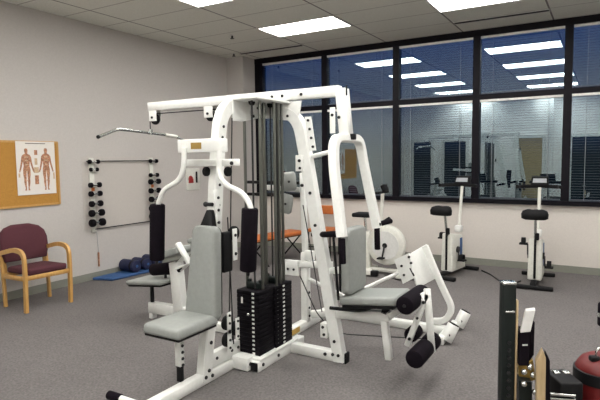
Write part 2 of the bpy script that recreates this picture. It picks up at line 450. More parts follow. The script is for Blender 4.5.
# perforated plates beside the side upright
q = part(mb('white').poly([(1.035, Y0-.045, 1.97), (1.09, Y0-.045, 1.97), (1.135, Y0-.045, 1.70), (1.07, Y0-.045, 1.70)], (0, .010, 0)), 'adjuster_plate')
for k in range(4): bolt(q, (1.068+.014*k, Y0-.048, 1.94-.07*k), 'y', .011)
part(mb('white').cyl((1.06, Y0, 1.65), (1.30, Y0, 1.70), .018), 'spacer_bar')
q = part(mb('white').box((.985, Y0-.045, 1.60), (.075, .010, .13), .002), 'adjuster_plate'); bolt(q, (.985, Y0-.052, 1.62), 'y', .013); bolt(q, (.99, Y0-.052, 1.56), 'y', .011)
q = part(mb('white').box((1.285, Y0-.045, 1.93), (.045, .010, .20), .002), 'adjuster_plate'); bolt(q, (1.285, Y0-.052, 1.97), 'y', .012)
# floor frame
bf = part(mb('white').beam((X1, -4.60, .045), (X1, -3.60, .045), .070, .08), 'base_rail')
br = part(mb('white').beam((.835, -3.63, .04), (.835, -2.93, .04), .075, .08), 'base_rail')
for y in (-3.57, -3.35): bolt(br, (.873, y, .045), 'x', .014)
part(mb('rubber').box((.835, -3.635, .04), (.06, .014, .065), .004), 'end_cap')
bc = part(mb('white').beam((.87, Y0, .04), (1.36, Y0, .04), .070, .08), 'base_rail')
for x in (1.20,): bolt(bc, (x, Y0-.038, .05), 'y', .014)
part(mb('rubber').box((1.378, Y0, .04), (.016, .07, .085), .004), 'end_cap')
bx = part(mb('white').box((.70, -3.62, .06), (.20, .11, .10), .005), 'base_joint')
bolt(bx, (.80, -3.64, .06), 'x', .014)
part(mb('white').beam((X1, -3.95, .15), (X1, -3.57, .15), .05, .11), 'lower_brace')
for y in (-3.86, -3.68, -3.6): bolt(u1, (X1+.026, y, .155), 'x', .012)
part(mb('white').box((.74, -3.33, .09), (.28, .56, .02), .004), 'stack_base')
rr = part(mb('white').beam((.65, -2.95, .04), (.65, -2.02, .04), .075, .08), 'base_rail')
bolt(rr, (.688, -2.2, .05), 'x', .014)
part(mb('yellow').box((.69, -2.78, .045), (.003, .16, .05)), 'warning_sticker', 'yellow sticker on the rear floor rail')
part(mb('white').beam((.62, -3.02, .045), (-.62, -3.02, .045), .07, .08), 'base_rail')
# foot bar in front
part(mb('white').cyl((.43, -4.57, .085), (.86, -4.57, .085), .022), 'foot_bar')
for a, b in ((.32, .44), (.85, .97)): part(mb('foam').cyl((a, -4.57, .085), (b, -4.57, .085), .029, bevel=.006), 'foot_grip')

# weight stacks
def stack(x0, x1, y0, y1, n, sticker):
    h = .0325; z0 = .10
    me = None
    for k in range(n):
        z = z0+k*h*1.045
        if me is None:
            b = mb('plate').box(((x0+x1)/2, (y0+y1)/2, z+h/2), (x1-x0, y1-y0, h), .003, 1)
            b.m('label').box(sticker[0]+V((0, 0, z+h/2)), sticker[1])
            o = part(b, 'weight_plate'); me = o
        else:
            o = me.copy(); C.objects.link(o); o.location = (me.location.x, me.location.y, me.location.z+k*h*1.045)
    zt = z0+n*h*1.045
    cx, cy = (x0+x1)/2, (y0+y1)/2
    hd = part(mb('dkgreen').box((cx, cy, zt+.025), (.12, .07, .05), .006).cyl((cx-.055, cy, zt), (cx-.055, cy, zt+.07), .018).cyl((cx+.055, cy, zt), (cx+.055, cy, zt+.07), .018), 'stack_carriage')
    return zt, cx, cy
zt, ca, cb = stack(.625, .842, -3.565, -3.36, 15, (V((.785, -3.567, 0)), V((.02, .006, .014))))
zt2, ce, cg = stack(.64, .857, -3.352, -3.105, 15, (V((.859, -3.235, 0)), V((.006, .024, .014))))
rods = [(ca-.075, cb), (ca+.075, cb), (ce-.075, cg), (ce+.075, cg), (ce, cg-.09), (ce+.06, cg+.075), (ce+.095, cg-.09)]
for x, y in rods: part(mb('rod').cyl((x, y, .1), (x, y, 2.10), .0125), 'guide_rod')
for x, y, z in ((ca, cb, zt), (ce, cg, zt2)):
    part(mb('cable').cyl((x, y, z), (x, y, 2.10), .007), 'lift_cable')
    part(mb('cable').cyl((x+.03, y+.05, .12), (x+.03, y+.05, 2.08), .006), 'lift_cable')
part(mb('cable').cyl((.66, -3.72, .2), (.66, -3.62, 1.95), .005), 'lift_cable')
part(mb('cable').cyl((.66, -3.66, .2), (.66, -3.70, 1.2), .005), 'lift_cable')
part(mb('label').box((.68, -3.569, .53), (.016, .003, .05)), 'sticker', 'small white sticker high on the front weight stack')
part(mb('chrome').cyl((ca+.02, cb-.12, .43), (ca+.02, cb+.02, .43), .006).ball((ca+.02, cb-.125, .43), .013), 'selector_pin')
part(mb('white').box((.745, -3.36, 2.095), (.30, .52, .02), .004), 'rod_cap_plate')
for x, y in ((ca, cb), (ce, cg), (ce, cg+.14)):
    part(mb('rubber').cyl((x-.012, y, 2.085), (x+.012, y, 2.085), .032, n=24, bevel=.004), 'pulley_wheel')
for x, y in ((ca+.035, cb-.05), (ce-.03, cg-.06), (ce+.075, cg-.03), (ce-.02, cg+.13)):
    part(mb('cable').cyl((x, y, .62), (x, y, 2.09), .008), 'lift_cable')

# lat pulldown end: two pulleys below the beam
for px in (155, 210.5):
    c = at(px, 116, Y=Y0); x = c.x
    pl = part(mb('white').box((x, Y0-.03, 2.075), (.10, .006, .12), .002).box((x, Y0+.03, 2.075), (.10, .006, .12), .002), 'pulley_bracket')
    bolt(pl, (x-.005, Y0-.036, 2.05), 'y', .012)
    part(mb('rubber').cyl((x+.004, Y0-.014, 2.035), (x+.004, Y0+.014, 2.035), .052, n=24, bevel=.004), 'pulley_wheel')
xl = at(150, 118, Y=Y0).x
part(mb('cable').cyl((xl, Y0, 2.04), (xl, Y0, 1.942), .005), 'lat_cable')
part(mb('cable').cyl((xl+.06, Y0, 2.088), (.62, Y0, 2.088), .005), 'lat_cable')

# pec station: seat, backrest, swing arms
bk = Matrix.Rotation(-.10, 3, 'X')
def backpad(cx, cy, z0, z1, wt, wb, th, tilt, yaw=0):
    b = MB(); b.m('vinyl')
    prof = []
    n = 9
    out = []
    # outline, tapered to the top with rounded corners
    def corner(x, z, sx, sz, r):
        for k in range(n):
            a = PI/2*k/(n-1)
            yield (x-sx*r+sx*r*math.cos(a), z-sz*r+sz*r*math.sin(a))
    h = z1-z0
    pts = list(corner(wt/2, h, 1, 1, .05))+list(corner(-wt/2, h, -1, 1, .05))[::-1]+list(corner(-wb/2, 0, -1, -1, .05))+list(corner(wb/2, 0, 1, -1, .05))[::-1]
    bm = bmesh.new()
    layers = [(-th/2, .86), (-th/2+.004, .95), (-th/2+.018, 1.), (th/2-.008, 1.), (th/2, .985)]
    rings = []
    cz = h/2
    for y, s_ in layers:
        ins = (1-s_)*.12
        rings.append([bm.verts.new((x-math.copysign(min(ins, abs(x)), x), y, cz+(z-cz)-math.copysign(ins, z-cz))) for x, z in pts])
    k = len(pts)
    for A, B in zip(rings, rings[1:]):
        for j in range(k): bm.faces.new((A[j], A[(j+1) % k], B[(j+1) % k], B[j]))
    bm.faces.new(rings[0]); bm.faces.new(rings[-1][::-1])
    bmesh.ops.recalc_face_normals(bm, faces=bm.faces)
    T = Matrix.Translation((cx, cy, z0)) @ Matrix.Rotation(yaw, 4, 'Z') @ Matrix.Rotation(tilt, 4, 'X')
    bmesh.ops.transform(bm, matrix=T, verts=bm.verts)
    b._merge(bm, True); return b, T
b, T = backpad(.655, -4.005, .49, 1.165, .215, .285, .075, -.10)
part(b, 'backrest')
b, _ = backpad(.655, -3.955, .50, 1.155, .195, .265, .02, -.10); b.mats = ['black']; part(b, 'backrest_board', 'black board behind the tall grey backrest')
part(mb('black').hexa([V(p) for p in ((.57, -3.93, 1.13), (.70, -3.93, 1.13), (.70, -3.87, 1.13), (.57, -3.87, 1.13), (.615, -3.89, 1.27), (.66, -3.89, 1.27), (.66, -3.85, 1.27), (.615, -3.85, 1.27))], .006), 'backrest_bracket')
part(mb('bolt').cyl((.60, -3.87, 1.31), (.66, -3.87, 1.31), .014).ball((.595, -3.87, 1.31), .02), 'locking_pin')
# seat
b = mb('vinyl').hexa([V(p) for p in ((.46, -4.40, .475), (.80, -4.40, .475), (.80, -3.99, .475), (.46, -3.99, .475), (.47, -4.39, .545), (.79, -4.39, .545), (.79, -4.0, .545), (.47, -4.0, .545))], .022, 3)
part(b, 'seat')
part(mb('black').box((.63, -4.195, .468), (.31, .38, .018), .004), 'seat_board')
sp_ = part(mb('white').beam((.63, -4.22, .46), (.63, -4.22, .22), .05, .045, .004, V((0, 1, 0))), 'seat_post')
for k in range(5): bolt(sp_, (.656, -4.22, .41-.045*k), 'x', .011)
part(mb('rubber').beam((.63, -4.22, .23), (.63, -4.22, .11), .04, .036, .004, V((0, 1, 0))), 'seat_post_foot')
sb = part(mb('white').beam((.63, -4.22, .425), (.63, -3.93, .425), .05, .05), 'seat_arm')
bolt(sb, (.656, -4.05, .425), 'x', .012)
# crossbar with gold sticker, swing arms
cb_ = part(mb('white').box((.645, -3.95, 1.735), (.40, .08, .095), .006), 'pec_crossbar')
st = mb('brass').box((.625, -3.992, 1.735), (.095, .003, .045)).done('maker_plate', cb_, label='gold plate on the white crossbar')
rc = part(mb('white').box((.645, -3.86, 1.615), (.48, .07, .05), .005), 'pulley_bar')
bolt(rc, (.425, -3.897, 1.61), 'y', .012); bolt(rc, (.865, -3.897, 1.61), 'y', .014)
for x in (.60, .80): part(mb('rubber').cyl((x-.012, -3.86, 1.55), (x+.012, -3.86, 1.55), .035, n=20, bevel=.004), 'pulley_wheel')
YA = -4.0
def px_path(pts, Y): return [at(x, y, Y=Y) for x, y in pts]
la = fillet(px_path([(184, 148), (184, 166), (180, 180), (163, 190), (157.5, 206), (157, 218)], YA), .06)
ra = fillet(px_path([(219, 150), (219, 176), (226, 185), (243, 193), (251, 206), (251, 218)], YA), .06)
part(mb('white').tube(la, .019), 'pec_arm'); part(mb('white').tube(ra, .019), 'pec_arm')
for top, bot in (((157.5, 204), (157, 260)), ((250, 208), (248, 271))):
    a, c = at(*top, Y=YA), at(*bot, Y=YA)
    part(mb('foam').cyl(c, a, .056, n=24, bevel=.012), 'pec_roller')
    d = (c-a).normalized(); part(mb('bolt').cyl(c, c+d*.03, .012), 'roller_pin')
# small pulleys and plates by the front upright
pu = part(mb('white').box((.74, -3.72, 1.0), (.008, .05, .24), .002), 'pulley_plate')
bolt(pu, (.745, -3.72, 1.07), 'x', .012); bolt(pu, (.745, -3.72, .93), 'x', .012)
part(mb('rubber').cyl((.70, -3.70, 1.08), (.73, -3.70, 1.08), .055, n=24, bevel=.004), 'pulley_wheel')
pu = part(mb('white').beam((.70, -3.88, 1.42), (.70, -3.84, 1.14), .008, .05), 'pulley_plate')
for z in (1.36, 1.27, 1.18): bolt(pu, (.705, -3.86, z), 'x', .011)
for y, z, zz in ((-3.76, .40, 0), (-3.76, .27, 0), (-3.66, .33, 0)):
    part(mb('rubber').cyl((.665, y, z), (.69, y, z), .055, n=24, bevel=.004), 'pulley_wheel')
    pp = part(mb('white').box((.70, y, z), (.008, .045, .17), .002), 'pulley_plate')
    for dz in (-.06, 0, .06): bolt(pp, (.705, y, z+dz), 'x', .010)
part(mb('black').box((.70, -3.78, .95), (.05, .10, .30), .01), 'cable_guard')

# chest press station: hanging swing arm with two legs, handles, backrest
pv = part(mb('white').beam((1.345, Y0, 2.17), (1.385, Y0, 1.77), .085, .085), 'press_pivot_post')
part(mb('black').box((1.405, Y0-.044, 2.15), (.012, .004, .075)), 'pivot_slot')
part(mb('black').box((1.43, Y0, 1.80), (.05, .05, .045), .004), 'bumper')
bolt(pv, (1.34, Y0-.044, 1.95), 'y', .012)
ua = fillet([(1.50, -3.45, 1.07), (1.41, -3.40, 1.60), (1.395, -3.36, 1.79), (1.395, -2.90, 1.79), (1.41, -2.86, 1.60), (1.50, -2.79, 1.06)], [.2, .17, .17, .2])
pa = part(mb('white').sweep(ua, [(-.024, -.034), (.024, -.034), (.030, -.028), (.030, .028), (.024, .034), (-.024, .034), (-.030, .028), (-.030, -.028)], V((1, 0, .15))), 'press_arm')
bolt(pa, (1.53, -2.80, 1.09), 'x', .013)
for y in (-3.45, -2.79):
    part(mb('foam').cyl((1.50, y, 1.06), (1.505, y, .875), .024, bevel=.006), 'press_grip')
part(mb('foam').cyl((1.46, -3.42, 1.085), (.99, -2.96, .99), .024, bevel=.006), 'press_handle')
part(mb('bolt').ball((1.47, -3.43, 1.09), .032), 'handle_knob')
part(mb('foam').cyl((1.50, -2.77, 1.085), (1.56, -2.62, 1.10), .022, bevel=.006), 'press_handle')
b, _ = backpad(1.44, -3.11, .59, 1.10, .33, .33, .07, 0, PI/2); part(b, 'backrest')
b, _ = backpad(1.397, -3.11, .60, 1.09, .33, .33, .016, 0, PI/2); b.mats = ['black']; part(b, 'backrest_board')
part(mb('black').beam((1.36, -3.31, 1.04), (1.40, -3.31, .56), .018, .018), 'backrest_rod')
part(mb('white').beam((1.16, Y0, .72), (1.385, Y0, .76), .05, .05), 'backrest_mount')
part(mb('white').beam((1.38, Y0, .98), (1.38, Y0, .44), .05, .02, .003, V((1, 0, 0))), 'backrest_spine')
# leg extension seat
ti = .11
R_ = Matrix.Rotation(-ti, 3, 'Y')
b = mb('vinyl').box((1.61, -3.10, .565), (.46, .35, .065), .022, 3, R_); part(b, 'seat')
part(mb('black').box((1.61, -3.10, .518), (.42, .31, .025), .005, 2, R_), 'seat_board')
part(mb('black').tube(fillet([(1.28, -3.22, .46), (1.55, -3.22, .475), (1.64, -3.22, .515)], .08), .014), 'seat_adjuster')
sb = part(mb('white').beam((1.20, Y0, .385), (1.74, Y0, .435), .06, .075), 'seat_beam')
bolt(sb, (1.76, Y0, .44), 'x', .02)
part(mb('white').beam((1.69, Y0, .45), (1.735, Y0, .095), .055, .05, .004, V((1, 0, 0))), 'seat_leg')
part(mb('black').beam((1.70, Y0, .45), (1.72, Y0, .53), .06, .05), 'seat_riser')
part(mb('white').beam((1.74, Y0, .435), (2.02, Y0, .64), .05, .05), 'leg_extension_arm')
# lever with rollers
pa_ = at(427, 294, Y=-3.16); pb_ = at(432, 352, Y=-3.16); pc_ = at(407, 346, Y=-3.16); pt_ = at(423, 262, Y=-3.16)
lv = part(mb('white').beam(pa_+V((0, 0, .04)), pb_, .02, .05, .004, V((1, 0, 0))), 'leg_lever')
lv2 = part(mb('white').beam(pa_, pc_, .02, .045, .004, V((1, 0, 0))), 'leg_lever')
bolt(lv2, pa_*.85+pc_*.15+V((0, -.014, 0)), 'y', .012); bolt(lv2, pa_*.15+pc_*.85+V((0, -.014, 0)), 'y', .012); bolt(lv2, pa_*.55+pc_*.45+V((0, -.014, 0)), 'y', .010)
def roller(px, py, X, Ya, Yb, r, name='leg_roller'):
    z = at(px, py, X=X).z
    part(mb('foam').cyl((X, Ya, z), (X, Yb, z), r, n=24, bevel=.02), name)
    part(mb('bolt').cyl((X, Ya-.008, z), (X, Yb+.008, z), .012), 'roller_axle')
roller(411, 301, 1.93, -3.34, -2.93, .068)
ax_ = at(427, 346, Y=-3.16)
for ya_, yb_2 in ((-3.46, -3.185), (-3.135, -3.0)):
    part(mb('foam').cyl((ax_.x, ya_, ax_.z), (ax_.x, yb_2, ax_.z), .066, n=24, bevel=.022), 'leg_roller')
part(mb('bolt').cyl((ax_.x, -3.40, ax_.z), (ax_.x, -3.05, ax_.z), .014), 'roller_axle')
roller(410, 336, 1.88, -3.06, -2.90, .055)

# rear station: column, low press plate and links
u3 = part(mb('white').beam((.655, -2.5, .04), (.655, -2.5, 2.10), .065, .07, .004, V((0, 1, 0))), 'rear_upright') if False else part(mb('white').beam((.655, -2.52, .06), (.655, -2.52, .74), .07, .07, .004, V((0, 1, 0))), 'rear_upright')
for z in (.12, .2, .35, .48, .60): bolt(u3, (.692, -2.52, z), 'x', .012)
rb = part(mb('white').beam((.44, -2.54, .615), (.95, -2.54, .645), .06, .06), 'rear_crossbar')
rp_ = part(mb('white').box((.53, -2.58, .59), (.17, .02, .15), .004), 'rear_plate')
bolt(rp_, (.50, -2.592, .575), 'y', .012); bolt(rp_, (.565, -2.592, .575), 'y', .012)
part(mb('white').box((.72, -2.55, .72), (.09, .05, .09), .004), 'rear_plate')
part(mb('white').beam((.70, -2.5, .13), (.95, -2.38, .16), .05, .07), 'rear_brace')
j0, j1, j2 = at(309, 279, Y=-2.52), at(346, 297, Y=-2.72), at(398, 273, Y=-2.26)
part(mb('white').beam(j0, j1, .03, .03), 'link_bar'); lk = part(mb('white').beam(j1, j2, .028, .028), 'link_bar'); bolt(lk, j1+V((0, -.02, 0)), 'y', .012)
# head pad of the rear station and its dark arm bars, carried by a slim mast
part(mb('white').beam((.655, -2.52, .7), (.60, -2.46, 1.5), .05, .05, .004, V((0, 1, 0))), 'rear_mast')
for a, c in (((288, 172), (290, 191)), ((287, 194), (284, 213))):
    A, B = at(*a, Y=-2.58), at(*c, Y=-2.58)
    hp = part(mb('vinyl').beam(A, B, .15, .06, .022, V((0, 1, 0))), 'head_pad'); bolt(hp, (A+B)/2+V((.02, -.032, 0)), 'y', .012)
for ya in (183, 195):
    A, B = at(247, ya-1, Y=-2.5), at(299, ya, Y=-2.5)
    part(mb('black').beam(A, B, .03, .03), 'arm_bar')
part(mb('white').beam(at(262, 187, Y=-2.47), at(300, 190, Y=-2.47), .03, .05), 'arm_bar', 'white arm bar beside the small grey head pad')
# floor rail to the foot braces, curved push arm with its plate
part(mb('white').beam((.66, -2.08, .04), (1.96, -2.08, .04), .07, .075), 'base_rail')
part(mb('white').beam((1.92, -2.38, .04), (1.92, -1.84, .04), .06, .07), 'base_rail')
for y in (-2.32, -1.88):
    fp = part(mb('white').beam((1.955, y, .03), (2.01, y+.05, .165), .085, .075), 'foot_brace')
    part(mb('rubber').beam((2.01, y+.05, .165), (2.0145, y+.054, .176), .07, .06, .002), 'brace_cap')
    bolt(fp, (1.985, y-.018, .09), 'y', .014)
pth = fillet([at(*q_, Y=-2.08) for q_ in ((425, 246), (440, 282), (453, 309), (445, 321), (431, 321))], [.1, .08, .06])
part(mb('white').rtube(pth, .055, .05, up=V((0, 1, 0))), 'push_arm')
c1, c2, c3, c4 = at(408, 255, Y=-2.27), at(427, 244, Y=-1.92), at(437, 278, Y=-1.92), at(418, 288, Y=-2.27)
nrm = (c2-c1).cross(c4-c1).normalized()*.014
part(mb('white').hexa([c4, c3, c2, c1, c4+nrm, c3+nrm, c2+nrm, c1+nrm], .003), 'foot_plate')
d1 = [at(*q_, Y=-2.29) for q_ in ((394, 260), (409, 253), (414, 278), (403, 284))]
hp = part(mb('white').poly(d1, (0, .012, 0)), 'hinge_plate')
for q_ in ((401.5, 266), (404, 275), (409, 257), (411, 263)): bolt(hp, at(*q_, Y=-2.292), 'y', .012)
part(mb('black').tube([at(410, 268, Y=-2.285), at(414, 276, Y=-2.285)], .008), 'cable_end')
part(mb('cable').tube(fillet([(.95, Y0, .66), (1.05, -3.0, .3), (1.2, -2.9, .14), (1.9, -2.75, .17)], .1), .005), 'lift_cable')
part(mb('cable').tube([at(303, 205, Y=-2.6), at(322, 312, Y=-2.75)], .005), 'lift_cable')
fp = part(mb('white').box((1.185, Y0, .24), (.06, .07, .12), .004), 'pulley_bracket'); bolt(fp, (1.18, Y0-.037, .27), 'y', .012); bolt(fp, (1.19, Y0-.037, .21), 'y', .012)

# arm-curl / pulldown seat under the far end of the beam
YC_ = -3.02; CX = .10
b = mb('vinyl').box((-.96+CX, YC_, .405), (.50, .33, .045), .02, 3, Matrix.Rotation(-.10, 3, 'Y')); part(b, 'curl_seat')
part(mb('black').box((-.96+CX, YC_, .374), (.46, .29, .02), .004, 1, Matrix.Rotation(-.10, 3, 'Y')), 'seat_board')
part(mb('black').cyl((-1.0+CX, YC_, .15), (-1.0+CX, YC_, .35), .02), 'curl_seat_post')
part(mb('white').beam((-1.03+CX, YC_, .115), (-.50+CX, YC_, .125), .07, .11), 'curl_seat_rail')
part(mb('white').box((-1.0+CX, YC_, .03), (.05, .06, .06), .004), 'curl_seat_foot')
part(mb('white').beam((-.60+CX, YC_, .06), (-.65+CX, YC_, .62), .12, .09, .005, V((0, 1, 0))), 'curl_column')
part(mb('rubber').cyl((-.55+CX, YC_-.07, .565), (-.55+CX, YC_-.04, .565), .025), 'adjuster_knob')
b = mb('foam').cyl((-1.0+CX, YC_+.02, .505), (-.62+CX, YC_+.02, .565), .062, n=20, bevel=.012); part(b, 'thigh_roller')
part(mb('bolt').cyl((-.80+CX, YC_, .43), (-.80+CX, YC_, .50), .014), 'roller_post')
b = mb('vinyl').box((-.62+CX, YC_, .73), (.34, .36, .07), .02, 3, Matrix.Rotation(-.32, 3, 'Y')); part(b, 'curl_pad')
b = mb('vinyl').box((-.44+CX, YC_+.14, .85), (.2, .2, .05), .018, 3, Matrix.Rotation(-.2, 3, 'Y')); part(b, 'curl_pad')
part(mb('white').beam(at(178, 243, Y=-3.2), at(190, 264, Y=-3.2), .03, .06, .004, V((0, 1, 0))), 'curl_lever')
part(mb('white').tube(fillet([at(176, 269, Y=-3.16), at(190, 263, Y=-3.16), at(181, 271, Y=-3.1)], .03), .010), 'curl_handle')

part(mb('white').beam((-.53, YC_, .60), (-.36, YC_+.13, .825), .04, .04), 'curl_pad_arm')
# lat bar hanging from the beam
cpt = V((xl, Y0, 1.905))
lb = thing('lat_bar', 'long bent chrome pulldown bar hanging from the left end of the top beam', 'bar', (xl, Y0, 1.85))
pts = [at(98, 137, X=xl+.06), at(118, 129, X=xl+.03), cpt, at(176, 136.5, X=xl-.02), at(187, 142, X=xl-.03)]
mb('chrome').tube(fillet(pts, .05), .014).done('bar', lb)
mb('ivory').tube([pts[3]*.55+cpt*.45, pts[3]*1.0], .018).done('grip', lb, label='pale grip sleeve')
mb('rubber').cyl(pts[0]+(pts[0]-pts[1])*.02, pts[0]-(pts[0]-pts[1])*.04, .016).done('end_cap', lb)
mb('chrome').cyl(cpt-V((0, 0, .02)), cpt+V((0, 0, .035)), .02).done('swivel_clip', lb)

# ------------------------------------------------------------------ armchair
ch = thing('armchair', 'oak-framed armchair with burgundy fabric seat and back against the left wall', 'chair', (-2.45, -3.29, 0))
yl, yr = -3.545, -3.03
for y, s in ((yl, -1), (yr, 1)):
    fr = fillet([(-2.23, y, 0), (-2.215, y, .35), (-2.22, y, .655), (-2.42, y, .68), (-2.72, y, .61)], [.1, .13, .1], 8)
    mb('oak').sweep(fr, [(-.024, -.016), (.024, -.016), (.024, .016), (-.024, .016)], V((0, 1, 0)) if False else None).done('arm_frame', ch)
    rl = fillet([(-2.68, y, 0), (-2.70, y, .38), (-2.74, y, .62)], .2)
    mb('oak').rtube(rl, .042, .034, V((0, 1, 0)), .005).done('rear_leg', ch)
    mb('oak').beam((-2.24, y+s*-.001, .37), (-2.70, y, .35), .022, .05).done('side_rail', ch)
mb('oak').beam((-2.225, yl, .375), (-2.225, yr, .375), .022, .05).done('front_rail', ch)
mb('oak').beam((-2.69, yl, .36), (-2.69, yr, .36), .022, .05).done('rear_rail', ch)
b = mb('burgundy').hexa([V(p) for p in ((-2.69, yl+.035, .385), (-2.21, yl+.035, .40), (-2.21, yr-.035, .40), (-2.69, yr-.035, .385), (-2.68, yl+.035, .455), (-2.20, yl+.035, .475), (-2.20, yr-.035, .475), (-2.68, yr-.035, .455))], .025, 3)
b.done('seat', ch)
# rounded back pad
out = []
for k in range(13):
    a = PI*k/12; out.append((math.cos(a)*.26*(1 if True else 0), .80+math.sin(a)*.10 if True else 0))
out = [(.24, .50), (.272, .62), (.272, .75), (.25, .83), (.20, .88), (.10, .91), (-.10, .91), (-.20, .88), (-.25, .83), (-.272, .75), (-.272, .62), (-.24, .50)]
bm = bmesh.new(); rings = []
for xo, s_ in ((.045, .88), (.038, .96), (.02, 1.), (-.015, 1.), (-.025, .96)):
    rings.append([bm.verts.new((-2.69-.16*(z-.5)+xo-.03*(1-(y/.27)**2), (yl+yr)/2+y*(.98 if s_ == 1 else s_+.02), .68+(z-.68)*s_)) for y, z in out])
kk = len(out)
for A, B in zip(rings, rings[1:]):
    for j in range(kk): bm.faces.new((A[j], A[(j+1) % kk], B[(j+1) % kk], B[j]))
bm.faces.new(rings[0]); bm.faces.new(rings[-1][::-1]); bmesh.ops.recalc_face_normals(bm, faces=bm.faces)
b = mb('burgundy'); b._merge(bm, True); b.done('back', ch)
for y in (yl+.03, yr-.03): mb('oak').beam((-2.70, y, .36), (-2.735, y, .66), .03, .024).done('back_post', ch)

ch.rotation_euler = (0, 0, -.075)
# ------------------------------------------------------------------ board, poster
bd = thing('bulletin_board', 'cork bulletin board with thin oak frame on the left wall above the armchair', 'notice board', (XL, -3.3, 1.10))
ya, yb, z0, z1 = -3.95, -2.62, 1.10, 1.88
mb('cork').span((XL, ya, z0), (XL+.014, yb, z1)).done('cork_panel', bd)
mb('oak').span((XL, ya, z1-.012), (XL+.022, yb, z1+.012)).span((XL, ya, z0-.012), (XL+.022, yb, z0+.012)).span((XL, yb-.02, z0), (XL+.022, yb+.004, z1)).span((XL, ya-.004, z0), (XL+.022, ya+.02, z1)).done('frame', bd)
po = thing('hanging_poster', 'white anatomy poster of two muscle figures pinned to the cork board', 'poster', (XL+.02, -2.93, 1.235))
xp = XL+.024; y0, y1, pz0, pz1 = -3.18, -2.675, 1.235, 1.885
mb('paper').span((xp, y0, pz0), (xp+.002, y1, pz1)).done('sheet', po)
def figure(cy, cz, h, name):
    half = [(.0, 1.), (.035, .99), (.045, .95), (.035, .90), (.03, .875), (.09, .845), (.125, .80), (.145, .66), (.185, .50), (.20, .44), (.175, .43), (.145, .50), (.105, .64), (.09, .70),
            (.075, .58), (.095, .50), (.095, .38), (.075, .27), (.08, .20), (.05, .05), (.07, .0), (.02, .0), (.02, .06), (.02, .25), (.008, .46)]
    pts = [(x, z) for x, z in half]+[(-x, z) for x, z in half[::-1] if x > 1e-6]
    b = mb('muscle').poly([(xp+.002, cy+x*h*.95, cz+z*h) for x, z in pts], (.0015, 0, 0))
    b.m('bone')
    for zz, hw in ((.78, .05), (.70, .04), (.60, .035), (.42, .02), (.22, .015)):
        b.span((xp+.0036, cy-hw*h, cz+zz*h), (xp+.0042, cy+hw*h, cz+(zz+.025)*h))
    b.done(name, po)
figure(-3.055, 1.29, .51, 'figure'); figure(-2.80, 1.285, .52, 'figure')
dg = mb('muscle')
dg.span((xp+.002, -2.955, 1.36), (xp+.0034, -2.905, 1.47)).span((xp+.002, -2.95, 1.72), (xp+.0034, -2.91, 1.78)); dg.m('bone').span((xp+.002, -2.965, 1.50), (xp+.0034, -2.90, 1.57)).span((xp+.002, -2.95, 1.60), (xp+.0034, -2.915, 1.68)).span((xp+.002, -3.16, 1.45), (xp+.0034, -3.14, 1.5)).span((xp+.002, -2.71, 1.42), (xp+.0034, -2.69, 1.5))
dg.done('detail_drawings', po)
mb('ink').span((xp+.002, -3.06, 1.855), (xp+.0032, -2.80, 1.864)).done('title_line', po)

# ------------------------------------------------------------------ wall rack and dumbbells
rk = thing('dumbbell_rack', 'pale wall-mounted dumbbell rack with two uprights and thin dark rods', 'rack', (XL, -1.5, .68))
mb('panel').span((XL+.002, -2.27, .70), (XL+.006, -.87, 1.70)).done('back_panel', rk)
YLR, YRR = at(95.5, 195, X=XL+.08).y, at(154.5, 185, X=XL+.08).y
for y in (YLR, YRR): mb('ivory').span((XL+.006, y-.035, .66), (XL+.03, y+.035, 1.68), .004).done('upright', rk)
mb('black').cyl((XL+.034, -2.22, 1.635), (XL+.034, -.93, 1.635), .007).done('top_rod', rk)
mb('black').cyl((XL+.025, -2.12, .70), (XL+.025, -.93, .70), .007).done('bottom_rod', rk)
db_src = {}
ordn = ['topmost', 'second from the top', 'third from the top', 'fourth from the top', 'fifth from the top', 'sixth from the top', 'lowest']
def dumbbell(y, z, r, half, side, k, nmax):
    lab = 'black dumbbell on the %s upright of the wall rack, %s' % (side, ordn[k] if k < nmax-1 else 'lowest')
    x = XL+.045+r
    t = thing('dumbbell', lab, 'dumbbell', (x, y, z), 0, 'dumbbells on the wall rack')
    mb('chrome').cyl((x, y-half*.6, z), (x, y+half*.6, z), .013).done('handle', t)
    for s in (-1, 1):
        a = V((x, y+s*(half-r*.95), z)); b = V((x, y+s*half, z))
        mb('plate').cyl(a-V((0, s*r*.3, 0)), b, r, n=18, bevel=r*.3).done('head', t)
    hb = mb('ivory'); hb.box((XL+.05, y, z-.0185), (.05, .05, .010), .003).done('hook', rk)
zl = [at(95, py, X=XL+.08).z for py in (161.7, 169.5, 185, 193.7, 203.7, 213, 222.7)]
rl_ = [.030, .027, .036, .038, .042, .048, .053]
for k, z in enumerate(zl): dumbbell(YLR, z, rl_[k], [.085, .066, .092, .095, .096, .108, .112][k], 'left', k, 7)
zr = [at(155, py, X=XL+.08).z for py in (161, 175, 181.5, 190.5, 199, 208, 216)]
for k, z in enumerate(zr): dumbbell(YRR, z, [.030, .032, .042, .042, .044, .048, .052][k], [.08, .088, .105, .105, .105, .11, .112][k], 'right', k, 7)
for y, z in ((YLR, (zl[2]+zl[3])/2), (YRR, (zr[2]+zr[3])/2)):
    mb('orange').box((XL+.034, y, z), (.008, .05, .05), .003).done('weight_tag', rk, label='small orange tag')
# little strap below the rack
stp = thing('hanging_strap', 'thin pale cord with a short brown handle hanging below the wall rack', 'cord', (XL+.01, -2.075, .17))
mb('cord').cyl((XL+.02, -2.075, .36), (XL+.02, -2.09, .66), .003).done('cord', stp)
mb('muscle').cyl((XL+.02, -2.075, .17), (XL+.02, -2.075, .37), .012, bevel=.004).done('handle', stp)
